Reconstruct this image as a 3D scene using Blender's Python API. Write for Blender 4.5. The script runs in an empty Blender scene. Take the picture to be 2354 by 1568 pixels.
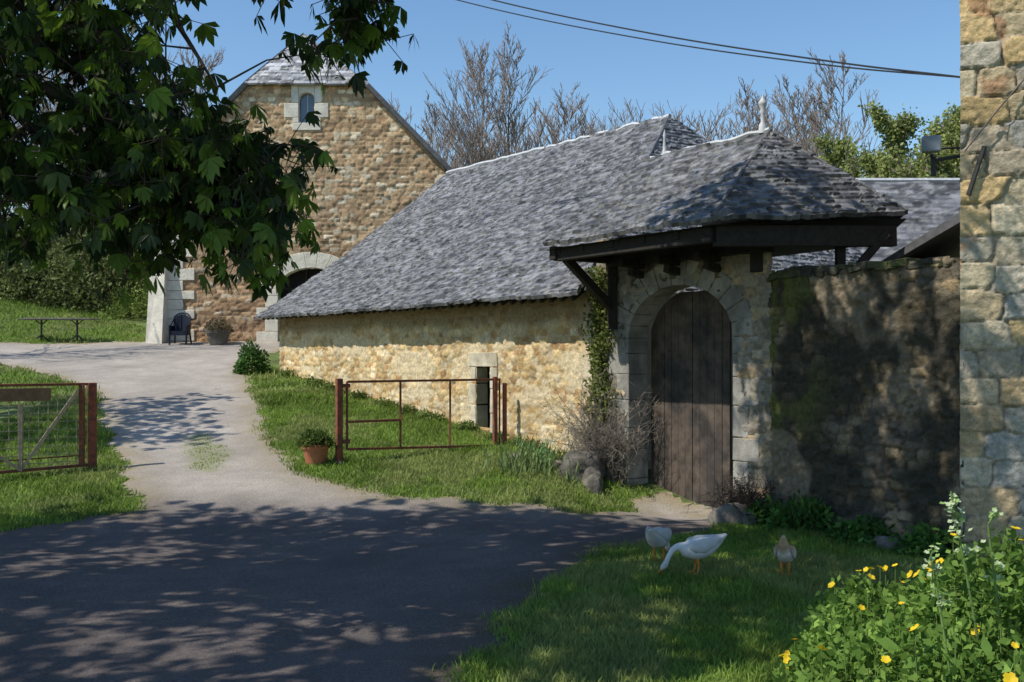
import bpy, math, random
import numpy as np
from mathutils import Vector
from collections import deque
R=np.random.default_rng(7); random.seed(7)
sc=bpy.context.scene
sc.view_settings.view_transform='Standard'; sc.view_settings.look='None'; sc.view_settings.exposure=0
def A(*a): return np.array(a,dtype=float)
def nz(v): v=np.asarray(v,float); return v/np.linalg.norm(v)
# ---------------- noise
_T=np.random.default_rng(99).random((256,256))
def vn(x,y,seed=0):
    x=np.asarray(x,float)+seed*17.31; y=np.asarray(y,float)+seed*9.77
    xi=np.floor(x).astype(int); yi=np.floor(y).astype(int); fx=x-xi; fy=y-yi
    fx=fx*fx*(3-2*fx); fy=fy*fy*(3-2*fy)
    g=lambda a,b:_T[a%256,b%256]
    return (g(xi,yi)*(1-fx)+g(xi+1,yi)*fx)*(1-fy)+(g(xi,yi+1)*(1-fx)+g(xi+1,yi+1)*fx)*fy
def fbm(x,y,seed=0,o=4):
    s=0;a=.5;t=0
    for i in range(o):
        s=s+a*vn(np.asarray(x)*2**i,np.asarray(y)*2**i,seed+i*3); t+=a; a*=.5
    return s/t
def ss(x,a,b):
    t=np.clip((np.asarray(x,float)-a)/(b-a),0,1); return t*t*(3-2*t)
def inpoly(x,y,poly):
    x=np.asarray(x);y=np.asarray(y);c=np.zeros(x.shape,bool);n=len(poly)
    for i in range(n):
        x1,y1=poly[i];x2,y2=poly[(i+1)%n]
        if y1==y2: continue
        k=((y1>y)!=(y2>y))&(x<(x2-x1)*(y-y1)/(y2-y1)+x1); c^=k
    return c
def pdist(x,y,poly):
    d=np.full(np.shape(x),1e9);n=len(poly)
    for i in range(n):
        x1,y1=poly[i];x2,y2=poly[(i+1)%n];dx=x2-x1;dy=y2-y1
        t=np.clip(((x-x1)*dx+(y-y1)*dy)/(dx*dx+dy*dy+1e-9),0,1)
        d=np.minimum(d,np.hypot(x-x1-t*dx,y-y1-t*dy))
    return np.where(inpoly(x,y,poly),-d,d)
# ---------------- materials
def mat(name,col=(.5,.5,.5),rough=.8,attr=None,ns=6,na=.25,bs=30,bst=.3,bd=.02,trans=0,metal=0,spec=.3,obj=True,col2=None):
    m=bpy.data.materials.new(name); m.use_nodes=True; nt=m.node_tree; N=nt.nodes; L=nt.links
    b=N['Principled BSDF']; b.inputs['Roughness'].default_value=rough; b.inputs['Metallic'].default_value=metal
    b.inputs['Specular IOR Level'].default_value=spec
    tc=N.new('ShaderNodeTexCoord')
    if attr:
        at=N.new('ShaderNodeAttribute'); at.attribute_name=attr; src=at.outputs['Color']
    else:
        rg=N.new('ShaderNodeRGB'); rg.outputs[0].default_value=(*col,1); src=rg.outputs[0]
    n1=N.new('ShaderNodeTexNoise'); n1.inputs['Scale'].default_value=ns; n1.inputs['Detail'].default_value=6; n1.inputs['Roughness'].default_value=.65
    L.new(tc.outputs['Object'],n1.inputs['Vector'])
    mr=N.new('ShaderNodeMapRange'); mr.inputs[1].default_value=.3; mr.inputs[2].default_value=.7; mr.inputs[3].default_value=1-na; mr.inputs[4].default_value=1+na
    L.new(n1.outputs[0],mr.inputs[0])
    if col2:
        mx=N.new('ShaderNodeMix'); mx.data_type='RGBA'; mx.inputs[7].default_value=(*col2,1)
        n3=N.new('ShaderNodeTexNoise'); n3.inputs['Scale'].default_value=ns*.35; n3.inputs['Detail'].default_value=5
        L.new(tc.outputs['Object'],n3.inputs['Vector'])
        m3=N.new('ShaderNodeMapRange'); m3.inputs[1].default_value=.42; m3.inputs[2].default_value=.6
        L.new(n3.outputs[0],m3.inputs[0]); L.new(m3.outputs[0],mx.inputs[0]); L.new(src,mx.inputs[6]); src=mx.outputs[2]
    vm=N.new('ShaderNodeVectorMath'); vm.operation='SCALE'; L.new(src,vm.inputs[0]); L.new(mr.outputs[0],vm.inputs['Scale'])
    L.new(vm.outputs[0],b.inputs['Base Color'])
    if bst>0:
        n2=N.new('ShaderNodeTexNoise'); n2.inputs['Scale'].default_value=bs; n2.inputs['Detail'].default_value=7; n2.inputs['Roughness'].default_value=.7
        L.new(tc.outputs['Object'],n2.inputs['Vector'])
        bp=N.new('ShaderNodeBump'); bp.inputs['Strength'].default_value=bst; bp.inputs['Distance'].default_value=bd
        L.new(n2.outputs[0],bp.inputs['Height']); L.new(bp.outputs[0],b.inputs['Normal'])
    if trans>0:
        tr=N.new('ShaderNodeBsdfTranslucent'); L.new(vm.outputs[0],tr.inputs[0])
        mxs=N.new('ShaderNodeMixShader'); mxs.inputs[0].default_value=trans
        L.new(b.outputs[0],mxs.inputs[1]); L.new(tr.outputs[0],mxs.inputs[2]); L.new(mxs.outputs[0],N['Material Output'].inputs[0])
    return m
M_stone=mat('stone_masonry',attr='Col',ns=16,na=.32,bs=30,bst=.9,bd=.03,rough=.92,spec=.15)
M_slate=mat('slate',attr='Col',ns=22,na=.3,bs=40,bst=.4,bd=.012,rough=.5,spec=.35)
M_slp=mat('slate_plain',(.10,.10,.105),.6,ns=6,na=.4,bs=20,bst=.5)
M_lime=mat('limestone',(.58,.52,.40),.9,ns=5,na=.25,bs=25,bst=.7,bd=.02,col2=(.43,.375,.28))
M_greylime=mat('grey_limestone',(.34,.32,.28),.9,ns=5,na=.3,bs=25,bst=.7,bd=.02,col2=(.21,.20,.18))
M_wood=mat('dark_wood',(.028,.024,.021),.85,ns=12,na=.4,bs=60,bst=.4,bd=.005)
M_rust=mat('rusty_iron',(.24,.075,.042),.75,ns=20,na=.4,bs=60,bst=.3,bd=.003,col2=(.14,.06,.04))
M_iron=mat('iron',(.03,.03,.032),.5,ns=20,na=.2,bst=0)
M_wire=mat('wire',(.03,.03,.03),.5,bst=0)
M_zinc=mat('zinc',(.48,.49,.50),.5,ns=10,na=.2,bst=0)
M_bark=mat('bark',(.055,.043,.034),.9,ns=8,na=.35,bs=25,bst=.6)
M_bark2=mat('grey_bark',(.27,.22,.19),.9,ns=1,na=.25,bst=0)
M_leaf=mat('chestnut_leaf',attr='Col',rough=.5,ns=5,na=.25,bst=0,trans=.4,spec=.3)
M_fol=mat('foliage',attr='Col',rough=.65,ns=3,na=.25,bst=0,trans=.35,spec=.15)
M_dark=mat('dark_interior',(.012,.012,.013),.9,bst=0)
M_glass=mat('window_glass',(.1,.14,.19),.1,ns=2,na=.1,bst=0,spec=.7)
M_rock=mat('rock',(.2,.18,.15),.9,ns=4,na=.4,bs=12,bst=.8,bd=.05,col2=(.11,.1,.085))
M_terra=mat('terracotta',(.42,.16,.08),.8,ns=8,na=.2,bst=.2)
M_white=mat('white_feather',attr='Col',rough=.8,ns=12,na=.12,bs=40,bst=.5,bd=.008)
M_orange=mat('goose_orange',(.55,.2,.03),.6,bst=0)
M_flower=mat('petal',attr='Col',rough=.6,ns=10,na=.1,bst=0,trans=.3)
M_plastic=mat('blue_plastic',(.012,.016,.03),.5,bst=0,na=.1,spec=.2)
# ---------------- mesh
def link(o,parent=None):
    sc.collection.objects.link(o)
    if parent: o.parent=parent
    return o
def empty(name):
    e=bpy.data.objects.new(name,None); e.empty_display_size=.3; return link(e)
def npmesh(name,V,F,m,col=None,smooth=False,parent=None):
    V=np.asarray(V,np.float32);F=np.asarray(F,np.int32);k=F.shape[1];me=bpy.data.meshes.new(name)
    me.vertices.add(len(V)); me.vertices.foreach_set('co',V.ravel())
    me.loops.add(F.size); me.loops.foreach_set('vertex_index',F.ravel())
    me.polygons.add(len(F)); me.polygons.foreach_set('loop_start',np.arange(0,F.size,k,dtype=np.int32))
    try: me.polygons.foreach_set('loop_total',np.full(len(F),k,dtype=np.int32))
    except Exception: pass
    me.polygons.foreach_set('use_smooth',np.full(len(F),smooth))
    if col is not None:
        a=me.attributes.new('Col','FLOAT_COLOR','POINT'); c=np.ones((len(V),4),np.float32); c[:,:3]=col; a.data.foreach_set('color',c.ravel())
    me.update(calc_edges=True); me.materials.append(m)
    return link(bpy.data.objects.new(name,me),parent)
class Acc:
    def __init__(s): s.v=[];s.f=[]
    def add(s,v,f):
        n=len(s.v); s.v+= [tuple(map(float,p)) for p in v]; s.f+=[tuple(i+n for i in q) for q in f]
    def obj(s,name,m,parent=None,smooth=False,bevel=0,col=None):
        me=bpy.data.meshes.new(name); me.from_pydata(s.v,[],s.f); me.materials.append(m)
        if smooth: me.polygons.foreach_set('use_smooth',[True]*len(me.polygons))
        if col is not None:
            a=me.attributes.new('Col','FLOAT_COLOR','POINT'); c=np.ones((len(s.v),4),np.float32); c[:,:3]=col; a.data.foreach_set('color',c.ravel())
        me.update(); o=link(bpy.data.objects.new(name,me),parent)
        if bevel:
            b=o.modifiers.new('b','BEVEL'); b.width=bevel; b.segments=2; b.limit_method='ANGLE'
        return o
    def box(s,c,size,ax=A(1,0,0),ay=None,az=A(0,0,1),jit=0):
        ax=nz(ax);az=nz(az);ay=nz(np.cross(az,ax)) if ay is None else nz(ay)
        v=[]
        for k in(-.5,.5):
            for j in(-.5,.5):
                for i in(-.5,.5): v.append(A(*c)+ax*i*size[0]+ay*j*size[1]+az*k*size[2]+(R.random(3)-.5)*jit)
        s.add(v,[(0,2,3,1),(4,5,7,6),(0,1,5,4),(2,6,7,3),(0,4,6,2),(1,3,7,5)])
    def bar(s,p,q,w,h=None,up=A(0,0,1)):
        p=A(*p);q=A(*q);h=h or w;d=q-p;l=np.linalg.norm(d);d=d/l
        if abs(np.dot(d,nz(up)))>.98: up=A(0,1,0)
        y=nz(np.cross(up,d));z=np.cross(d,y)
        s.box((p+q)/2,(l,w,h),d,y,z)
    def tube(s,pts,rs,n=8,cap=True):
        pts=[A(*p) for p in pts]; rs=[rs]*len(pts) if np.isscalar(rs) else rs
        V=[];F=[];ref=None
        for i,p in enumerate(pts):
            d=nz(pts[min(i+1,len(pts)-1)]-pts[max(i-1,0)])
            if ref is None: ref=A(0,0,1) if abs(d[2])<.9 else A(1,0,0)
            x=nz(np.cross(d,ref)); ref=np.cross(x,d); 
            for k in range(n):
                a=2*math.pi*k/n; V.append(p+rs[i]*(math.cos(a)*x+math.sin(a)*ref))
        for i in range(len(pts)-1):
            for k in range(n):
                F.append((i*n+k,i*n+(k+1)%n,(i+1)*n+(k+1)%n,(i+1)*n+k))
        if cap: F.append(tuple(range(n))[::-1]); F.append(tuple((len(pts)-1)*n+k for k in range(n)))
        s.add(V,F)
    def lathe(s,c,prof,n=20):
        V=[];F=[]
        for r,z in prof:
            for k in range(n):
                a=2*math.pi*k/n; V.append((c[0]+r*math.cos(a),c[1]+r*math.sin(a),c[2]+z))
        for i in range(len(prof)-1):
            for k in range(n): F.append((i*n+k,i*n+(k+1)%n,(i+1)*n+(k+1)%n,(i+1)*n+k))
        s.add(V,F)
    def loft(s,rings,n=14):
        V=[];F=[]
        for c,d,w,h in rings:
            d=nz(d); x=nz(np.cross(d,A(0,1,0.001))) ; y=A(0,1,0)
            for k in range(n):
                a=2*math.pi*k/n; V.append(A(*c)+y*w*math.cos(a)+x*h*math.sin(a))
        for i in range(len(rings)-1):
            for k in range(n): F.append((i*n+k,i*n+(k+1)%n,(i+1)*n+(k+1)%n,(i+1)*n+k))
        F.append(tuple(range(n))[::-1]); F.append(tuple((len(rings)-1)*n+k for k in range(n)))
        s.add(V,F)
def segmesh(name,segs,m,n=4,parent=None):
    S=np.array(segs,float); p=S[:,0:3];q=S[:,3:6];r0=S[:,6];r1=S[:,7];d=q-p;d/=np.linalg.norm(d,axis=1)[:,None]+1e-9
    up=np.where(np.abs(d[:,2:3])>.9,A(1,0,0),A(0,0,1)); x=np.cross(d,up); x/=np.linalg.norm(x,axis=1)[:,None]+1e-9; y=np.cross(d,x)
    V=[];K=len(S)
    for k in range(n):
        a=2*math.pi*k/n; V.append(p+(x*math.cos(a)+y*math.sin(a))*r0[:,None])
    for k in range(n):
        a=2*math.pi*k/n; V.append(q+(x*math.cos(a)+y*math.sin(a))*r1[:,None])
    V=np.stack(V,1).reshape(-1,3); b=np.arange(K)*2*n
    F=np.concatenate([np.stack([b+k,b+(k+1)%n,b+n+(k+1)%n,b+n+k],1) for k in range(n)])
    return npmesh(name,V,F,m,smooth=True,parent=parent)
# ---------------- masonry / slate surfaces
def stones(U,V,ch,sl,seed,warp=.05):
    r=np.random.default_rng(seed)
    u=U+(fbm(U*2.2,V*2.2,seed)-.5)*2*warp+(fbm(U*8,V*8,seed+5,2)-.5)*warp*.6; v=V+(fbm(U*1.8,V*1.8,seed+9)-.5)*2.2*warp+(fbm(U*9,V*9,seed+15,2)-.5)*warp*.9
    lo=v.min()-1;E=[lo]
    while E[-1]<v.max()+1: E.append(E[-1]+ch*r.uniform(.75,1.3))
    E=np.array(E);row=np.searchsorted(E,v)-1; dv=np.minimum(v-E[row],E[row+1]-v)
    du=np.zeros_like(u);idn=np.zeros(u.shape,int);fr=(v-E[row])/(E[row+1]-E[row])
    for k in np.unique(row):
        B=[u.min()-1-r.random()*sl]
        while B[-1]<u.max()+1: B.append(B[-1]+sl*r.uniform(.5,1.7))
        B=np.array(B);mk=row==k;c=np.searchsorted(B,u[mk])-1
        du[mk]=np.minimum(u[mk]-B[c],B[c+1]-u[mk]); idn[mk]=k*1000+c
    h=lambda q:((np.sin(idn*12.9898+q*78.233+seed)*43758.5453)%1)
    return np.minimum(du,dv),h,fr,du
def hs(a,b,q): return (np.sin(a*127.1+b*311.7+q*74.7)*43758.5453)%1
def rubble(U,V,ch,sl,seed,warp,jx=.75,jy=.55):
    x=(U+(fbm(U*3,V*3,seed)-.5)*warp+(fbm(U*14,V*14,seed+5,2)-.5)*.03)/sl; y=(V+(fbm(U*1.2,V*2,seed+9)-.5)*1.6*warp+(fbm(U*15,V*15,seed+15,2)-.5)*.025)/ch
    F1=np.full(x.shape,9.);F2=F1.copy();ia=np.zeros(x.shape);ib=np.zeros(x.shape);ox=np.zeros(x.shape);oy=np.zeros(x.shape)
    ry=np.floor(y)
    for dy in(-1,0,1):
        row=ry+dy;sh=hs(row,0,seed);cx=np.floor(x-sh)
        for dx in(-2,-1,0,1,2):
            c=cx+dx;px=c+sh+.5+jx*(hs(row,c,seed+1)-.5);py=row+.5+jy*(hs(row,c,seed+2)-.5)
            wx=.75+.6*hs(row,c,seed+3)
            a=np.abs(x-px)/wx;b=np.abs(y-py)*1.05;d=(a**4+b**4)**.25
            n=d<F1;F2=np.where(n,F1,np.minimum(F2,d));ia=np.where(n,row,ia);ib=np.where(n,c,ib);ox=np.where(n,x-px,ox);oy=np.where(n,y-py,oy);F1=np.where(n,d,F1)
    h=lambda q:hs(ia,ib,seed+q*3.3+7)
    return (F2-F1)*min(ch,sl)*.5,h,ox*sl,oy*ch
def grid(O,U,Vd,w,h,ru,rv):
    nu=max(2,int(w/ru)+1);nv=max(2,int(h/rv)+1); return np.meshgrid(np.linspace(0,w,nu),np.linspace(0,h,nv))
def gridmesh(name,O,U,Vd,gu,gv,H,col,m,mask=None,parent=None,du=0,dv=0,solid=0,smooth=True):
    O=A(*O);U=nz(U);Vd=nz(Vd);N=nz(np.cross(U,Vd))
    P=O+(gu+du)[...,None]*U+(gv+dv)[...,None]*Vd+H[...,None]*N
    nv,nu=gu.shape; i=np.arange(nv*nu).reshape(nv,nu)
    F=np.stack([i[:-1,:-1],i[:-1,1:],i[1:,1:],i[1:,:-1]],-1)
    if mask is not None:
        cu=(gu[:-1,:-1]+gu[1:,1:])/2;cv=(gv[:-1,:-1]+gv[1:,1:])/2; F=F[mask(cu,cv)]
    F=F.reshape(-1,4); used=np.unique(F); mp=np.zeros(nv*nu,int); mp[used]=np.arange(len(used))
    o=npmesh(name,P.reshape(-1,3)[used],mp[F],m,col.reshape(-1,3)[used],smooth,parent)
    if solid:
        s=o.modifiers.new('s','SOLIDIFY'); s.thickness=solid; s.offset=-1
    return o
def pal(hv,P):
    P=np.array(P); i=np.clip((hv*len(P)).astype(int),0,len(P)-1); return P[i]
def wall(name,O,U,w,h,ch,sl,seed,P,mortar,res=.04,depth=.03,mask=None,parent=None,warp=.05,post=None,mw=.012,fine=.012,jx=.75,jy=.55,var=.5,tilt=.16):
    gu,gv=grid(O,U,A(0,0,1),w,h,res,res)
    e,hh,ox,oy=rubble(gu,gv,ch,sl,seed,warp,jx,jy); pr=ss(e,0,mw)
    H=depth*pr*(.4+.9*hh(1))+pr*(ox*(hh(5)-.5)+oy*(hh(6)-.5))*tilt+(fbm(gu*14,gv*14,seed+2)-.5)*fine*2.4+(fbm(gu*.7,gv*.7,seed+7)-.5)*.07
    c=pal(hh(2),P)*(1-var/2+var*hh(3))[...,None]; k=ss(e,0,mw)[...,None]; c=np.array(mortar)*(1-k)+c*k
    c=c*(.72+.56*fbm(gu*1.1,gv*1.1,seed+3))[...,None]*(.8+.4*fbm(gu*7,gv*10,seed+13))[...,None]
    if post is not None: c,H=post(gu,gv,c,H)
    return gridmesh(name,O,U,(0,0,1),gu,gv,H,c,M_stone,mask,parent)
def slate(name,pts,seed=1,parent=None,ch=.115,sl=.13,ru=.036,rv=.024,sag=0,light=1.0,solid=.07):
    pts=[A(*p) for p in pts];O=pts[0];U=nz(pts[1]-O);N=nz(np.cross(U,pts[-1]-O));V=np.cross(N,U)
    q=[(np.dot(p-O,U),np.dot(p-O,V)) for p in pts];u0=min(a for a,b in q);w=max(a for a,b in q)-u0;h=max(b for a,b in q)
    O2=O+U*u0;q=[(a-u0,b) for a,b in q]
    gu,gv=grid(O2,U,V,w,h,ru,rv)
    e,hh,fr,du=stones(gu,gv,ch,sl,seed,.022)
    H=.026*(1-fr)*(.3+1.3*hh(5))+.024*hh(4)-.012*(1-ss(du,0,.02))+(fbm(gu*.8,gv*.8,seed+4)-.5)*.08-sag*np.sin(np.pi*np.clip(gv/h,0,1))
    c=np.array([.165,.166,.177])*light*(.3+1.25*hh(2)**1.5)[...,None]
    lich=ss(fbm(gu*11,gv*11,seed+11),.55,.68)[...,None]; c=c*(1-lich*.45)+np.array([.34,.33,.30])*light*lich*.45
    c=c*(.75+.5*fbm(gu*.6,gv*1.0,seed+8))[...,None]*(.68+.32*ss(fr,0,.22))[...,None]  # lower edge of each course darkened: shadow line painted into the colour
    dv=(hh(6)-.5)*.04*(gv<.1)
    return gridmesh(name,O2,U,V,gu,gv,H,c,M_slate,lambda a,b:inpoly(a,b,q),parent,dv=dv,solid=solid,smooth=False)
# ---------------- terrain
HY=[-200,0,13.5,15,17,20,30,36,45,60,100,400,2500]; HZ=[0,0,0,.1,.35,.7,2.05,2.88,4.3,5.8,8,14,14]
def gz(x,y):
    x=np.asarray(x,float);y=np.asarray(y,float)
    ye=y-1.5*ss(x,0,2.5)
    z=np.interp(ye,HY,HZ)
    z=z-.12*ss(x,4,6)*(y<20)+.75*np.exp(-(((x-2.5)/1.1)**2+((y-4.6)/1.3)**2))-.24*np.exp(-(((x-2.7)/1.2)**2+((y-16.5)/1.2)**2))
    z=z+(fbm(x*.5,y*.5,3)-.5)*.08+ss(-x,15,24)*ss(y,20,40)*.8
    return z
ROAD=[(-.8,-6),(-.5,5),(-.4,7.8),(-.1,9.2),(.35,11),(1.1,12.9),(2.4,14),(3.3,14.9),(3.6,15.6),(3.55,16.0),(2.6,17.4),(1.95,17.1),(1.9,16.1),(1.1,15.4),(-.5,15.7),(-2.25,16.2),(-3.5,17.2),(-4.1,18.5),(-5.1,20.9),(-6.2,24.8),(-7.4,28),(-8.0,31.3),(-7.6,35),(-8,36.2),(-12,36.1),(-17,34.9),(-26,34),(-26,30.5),(-15.4,30.6),(-13.1,28.7),(-10.6,26),(-8.3,20.9),(-6.9,18.1),(-6.3,16.7),(-5.6,15.2),(-6.3,14.5),(-7.2,14),(-11,13.5),(-25,13),(-25,-6)]
def rd(x,y): return pdist(x,y,ROAD)
def med(x,y):
    cx=np.interp(y,[16.5,19,22,26,30],[-4.9,-5.65,-6.8,-8.3,-9.6]); w=np.interp(y,[17.3,18,19.4,20.8,21.4],[-.3,.26,.34,.1,-.3])
    return w-np.abs(x-cx)
xs=np.concatenate([-np.geomspace(2500,22,26),np.arange(-20,12,.25),np.geomspace(13,2500,26)])
ys=np.concatenate([-np.geomspace(200,8,8),np.arange(-6,40,.25),np.geomspace(41,2500,34)])
gx,gy=np.meshgrid(xs,ys); P=np.stack([gx,gy,gz(gx,gy)],-1)
i=np.arange(gx.size).reshape(gx.shape);F=np.stack([i[:-1,:-1],i[:-1,1:],i[1:,1:],i[1:,:-1]],-1).reshape(-1,4)
M_ground=mat('grass_ground',(.12,.16,.04),.95,ns=3,na=.35,bs=18,bst=.7,bd=.04,col2=(.09,.125,.035))
npmesh('ground',P.reshape(-1,3),F,M_ground,smooth=True)
gx,gy=np.meshgrid(np.arange(-24,5,.11),np.arange(2,37,.11)); d=rd(gx,gy)
n=fbm(gx*2.5,gy*2.5,21); de=d+(n-.5)*.5
F=np.arange(gx.size).reshape(gx.shape);keep=(de[:-1,:-1]<.05)
F=np.stack([F[:-1,:-1],F[:-1,1:],F[1:,1:],F[1:,:-1]],-1)[keep]
base=np.array([.36,.32,.28]);dirt=np.array([.30,.25,.165]);k=ss(de,-.8,.1)[...,None]*(.5+.5*ss(fbm(gx*3,gy*3,6),.4,.6)[...,None])
c=base*(.72+.56*fbm(gx*.9,gy*.9,5))[...,None]*(.82+.36*fbm(gx*5,gy*5,15))[...,None]; c=c*(1-k)+dirt*k
mk=ss(med(gx,gy)+(fbm(gx*4,gy*4,8)-.5)*.4,-.25,.1)[...,None]*.6;c=c*(1-mk)+np.array([.22,.24,.10])*mk
near=ss(gy+.6*fbm(gx,gy,19),17,14.6)[...,None]; c=c*(1-near)+c*np.array([.40,.38,.41])*near  # near road darkened in colour to deepen the tree shade over it
P=np.stack([gx,gy,gz(gx,gy)+.008+.012*ss(-de,-.05,.3)],-1)
used=np.unique(F);mp=np.zeros(gx.size,int);mp[used]=np.arange(len(used))
M_road=mat('gravel_asphalt',attr='Col',ns=45,na=.45,bs=70,bst=1,bd=.018,rough=.93,spec=.15)
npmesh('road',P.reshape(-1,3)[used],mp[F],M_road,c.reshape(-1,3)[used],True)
# ---------------- grass blades
def blades(x,y,hm,wm,r,colA=(.12,.20,.028),colB=(.25,.35,.07)):
    n=len(x);z=gz(x,y);a=r.random(n)*6.283;b=r.random(n)*6.283
    h=hm*(.4+1.2*r.random(n)**1.5)*(.6+.8*fbm(x*2,y*2,14));w=wm*(.6+.8*r.random(n));lean=h*(.2+.7*r.random(n))
    p=np.stack([x,y,z-.01],1);sx=np.stack([np.cos(a),np.sin(a),0*a],1)*w[:,None]/2;ln=np.stack([np.cos(b),np.sin(b),0*b],1)*lean[:,None]
    up=np.stack([0*h,0*h,h],1)
    V=np.stack([p-sx,p+sx,p+ln*.35+up*.6+sx*.8,p+ln+up,p+ln*.35+up*.6-sx*.8],1).reshape(-1,3)
    t=r.random(n)[:,None];pt=fbm(x*1.3,y*1.3,4)[:,None];c=np.array(colA)*(1-t)+np.array(colB)*t;c=c*(.55+.9*pt)
    dry=(ss(fbm(x*.8,y*.8,24),.48,.62)*.55)[:,None];c=c*(1-dry)+np.array([.32,.33,.13])*dry
    return V,np.repeat(c,5,0)
def bF(n):
    b0=np.arange(n)*5;return np.concatenate([np.stack([b0,b0+1,b0+2],1),np.stack([b0,b0+2,b0+4],1),np.stack([b0+4,b0+2,b0+3],1)])
def grass(name,N,x0,x1,y0,y1,hm,wm,seed,cond):
    r=np.random.default_rng(seed);x=r.uniform(x0,x1,N);y=r.uniform(y0,y1,N);k=cond(x,y);x=x[k];y=y[k]
    V,c=blades(x,y,hm*(.45 if name=='grass_tuft' else 1),wm,r);V[:,2]+=.02 if name=='grass_tuft' else 0;npmesh(name,V,bF(len(x)),M_fol,c,False)
D=A(2.84,16.6,0);dd=A(-.6,.8,0);nn=A(-.8,-.6,0)
def W(s,p,z): return D+dd*s+nn*p+A(0,0,z)
def pw(x,y): return (x-D[0])*nn[0]+(y-D[1])*nn[1]
off=lambda x,y:(rd(x,y)+(fbm(x*2.5,y*2.5,21)-.5)*.5+R.normal(0,.06,np.shape(x))>-.02)&(pw(x,y)>-.1)
grass('grass_near',230000,-1,7,6.5,15.5,.07,.010,1,off)
grass('grass_mid',200000,-11,3,13.5,26,.075,.017,2,lambda x,y:off(x,y)&(np.abs(x)<y*.55))
grass('grass_tuft',16000,-8,-4.5,17,22,.07,.015,5,lambda x,y:(med(x,y)+(fbm(x*4,y*4,8)-.55)*.5+R.normal(0,.08,np.shape(x))>.0)&(R.random(np.shape(x))<.6))
grass('grass_far',80000,-24,-4,24,46,.11,.035,3,lambda x,y:off(x,y)&(~((x>-12.6)&(y>35.7))))
# ---------------- LONG BARN
ochre=[(.62,.455,.235),(.56,.39,.185),(.66,.51,.30),(.50,.34,.155),(.62,.49,.30),(.57,.43,.235),(.45,.28,.13),(.66,.55,.37)]
lb=empty('stone_outbuilding')
zr=8.25
def wpost(gu,gv,c,H):
    pl=ss(fbm(gu*1.1,gv*2.0,44),.54,.62)[...,None]*.75; c=c*(1-pl)+np.array([.66,.545,.36])*(.8+.4*fbm(gu*6,gv*6,45))[...,None]*pl
    H=H*(1-.7*pl[...,0])+pl[...,0]*.02
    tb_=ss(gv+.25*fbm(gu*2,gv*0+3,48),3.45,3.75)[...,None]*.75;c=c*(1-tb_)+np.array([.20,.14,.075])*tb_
    rt=ss(gu,13.0,13.6)[...,None]*ss(fbm(gu*2,gv*2,47),.3,.5)[...,None];c=c*(1-rt*.7)+np.array([.56,.53,.46])*rt*.7
    return c,H
ws,we=15.75,2.05
def lmask(u,v):
    s=ws-u; z=v-.4
    return ~((s>5.43)&(s<5.93)&(z>.95)&(z<2.2))
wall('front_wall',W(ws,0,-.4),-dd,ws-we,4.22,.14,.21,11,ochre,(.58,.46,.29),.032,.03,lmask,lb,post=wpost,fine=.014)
a=Acc()
a.bar(W(ws,-.2,1.5),W(ws,-11.8,1.5),.4,4.2); a.bar(W(ws-.1,-11.9,1.5),W(2.2,-11.9,1.5),.4,4.2); a.bar(W(2.1,-.6,1.6),W(2.1,-11.8,1.6),.4,4)
a.add([W(ws,-.1,3.6),W(ws,-11.9,3.6),W(ws,-6,8.0)],[(0,1,2)])
a.obj('other_walls',M_lime,lb)
a=Acc(); a.box(W(5.68,-.32,1.6),(.7,.05,1.7),dd); a.obj('window_recess',M_dark,lb)
a=Acc()
for (s0,s1,z0,z1) in [(5.20,5.42,.85,1.25),(5.24,5.42,1.26,1.75),(5.18,5.42,1.76,2.19),(5.94,6.12,.85,1.4),(5.94,6.18,1.41,1.85),(5.94,6.12,1.86,2.19),(5.18,6.18,2.2,2.5)]:
    a.box(W((s0+s1)/2,-.11,(z0+z1)/2),(abs(s1-s0),.32,z1-z0-.01),dd,jit=.015)
a.obj('window_surround',M_lime,lb,bevel=.012)
sl0=2.0;EP=.64
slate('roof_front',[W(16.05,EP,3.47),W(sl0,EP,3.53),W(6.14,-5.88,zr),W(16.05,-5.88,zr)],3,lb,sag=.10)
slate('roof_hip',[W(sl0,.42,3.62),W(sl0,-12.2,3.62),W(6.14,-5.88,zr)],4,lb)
a=Acc(); a.add([W(16,-5.88,zr),W(6.14,-5.88,zr),W(2,-12.2,3.6),W(16,-12.2,3.6)],[(0,1,2,3)]); a.obj('roof_back',M_slp,lb)
def wob(p,q,n,amp,seed):
    r=np.random.default_rng(seed);return [A(*p)+(A(*q)-A(*p))*t+r.normal(0,amp,3)*(0<t<1) for t in np.linspace(0,1,n)]
a=Acc(); a.tube(wob(W(16.05,-5.88,zr+.02),W(6.14,-5.88,zr+.03),40,.02,1),.06,6); a.obj('ridge_cap',M_zinc,lb)
a=Acc(); a.tube(wob(W(6.14,-5.88,zr),W(4.0,-2.6,5.95),10,.01,2),.035,6); a.obj('hip_cap',M_slp,lb)
a=Acc()
for k in range(46):
    s=2.3+k*.3; a.bar(W(s,.5,3.44),W(s,-.25,3.95),.07,.08)
a.obj('rafter_tails',M_wood,lb)
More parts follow.
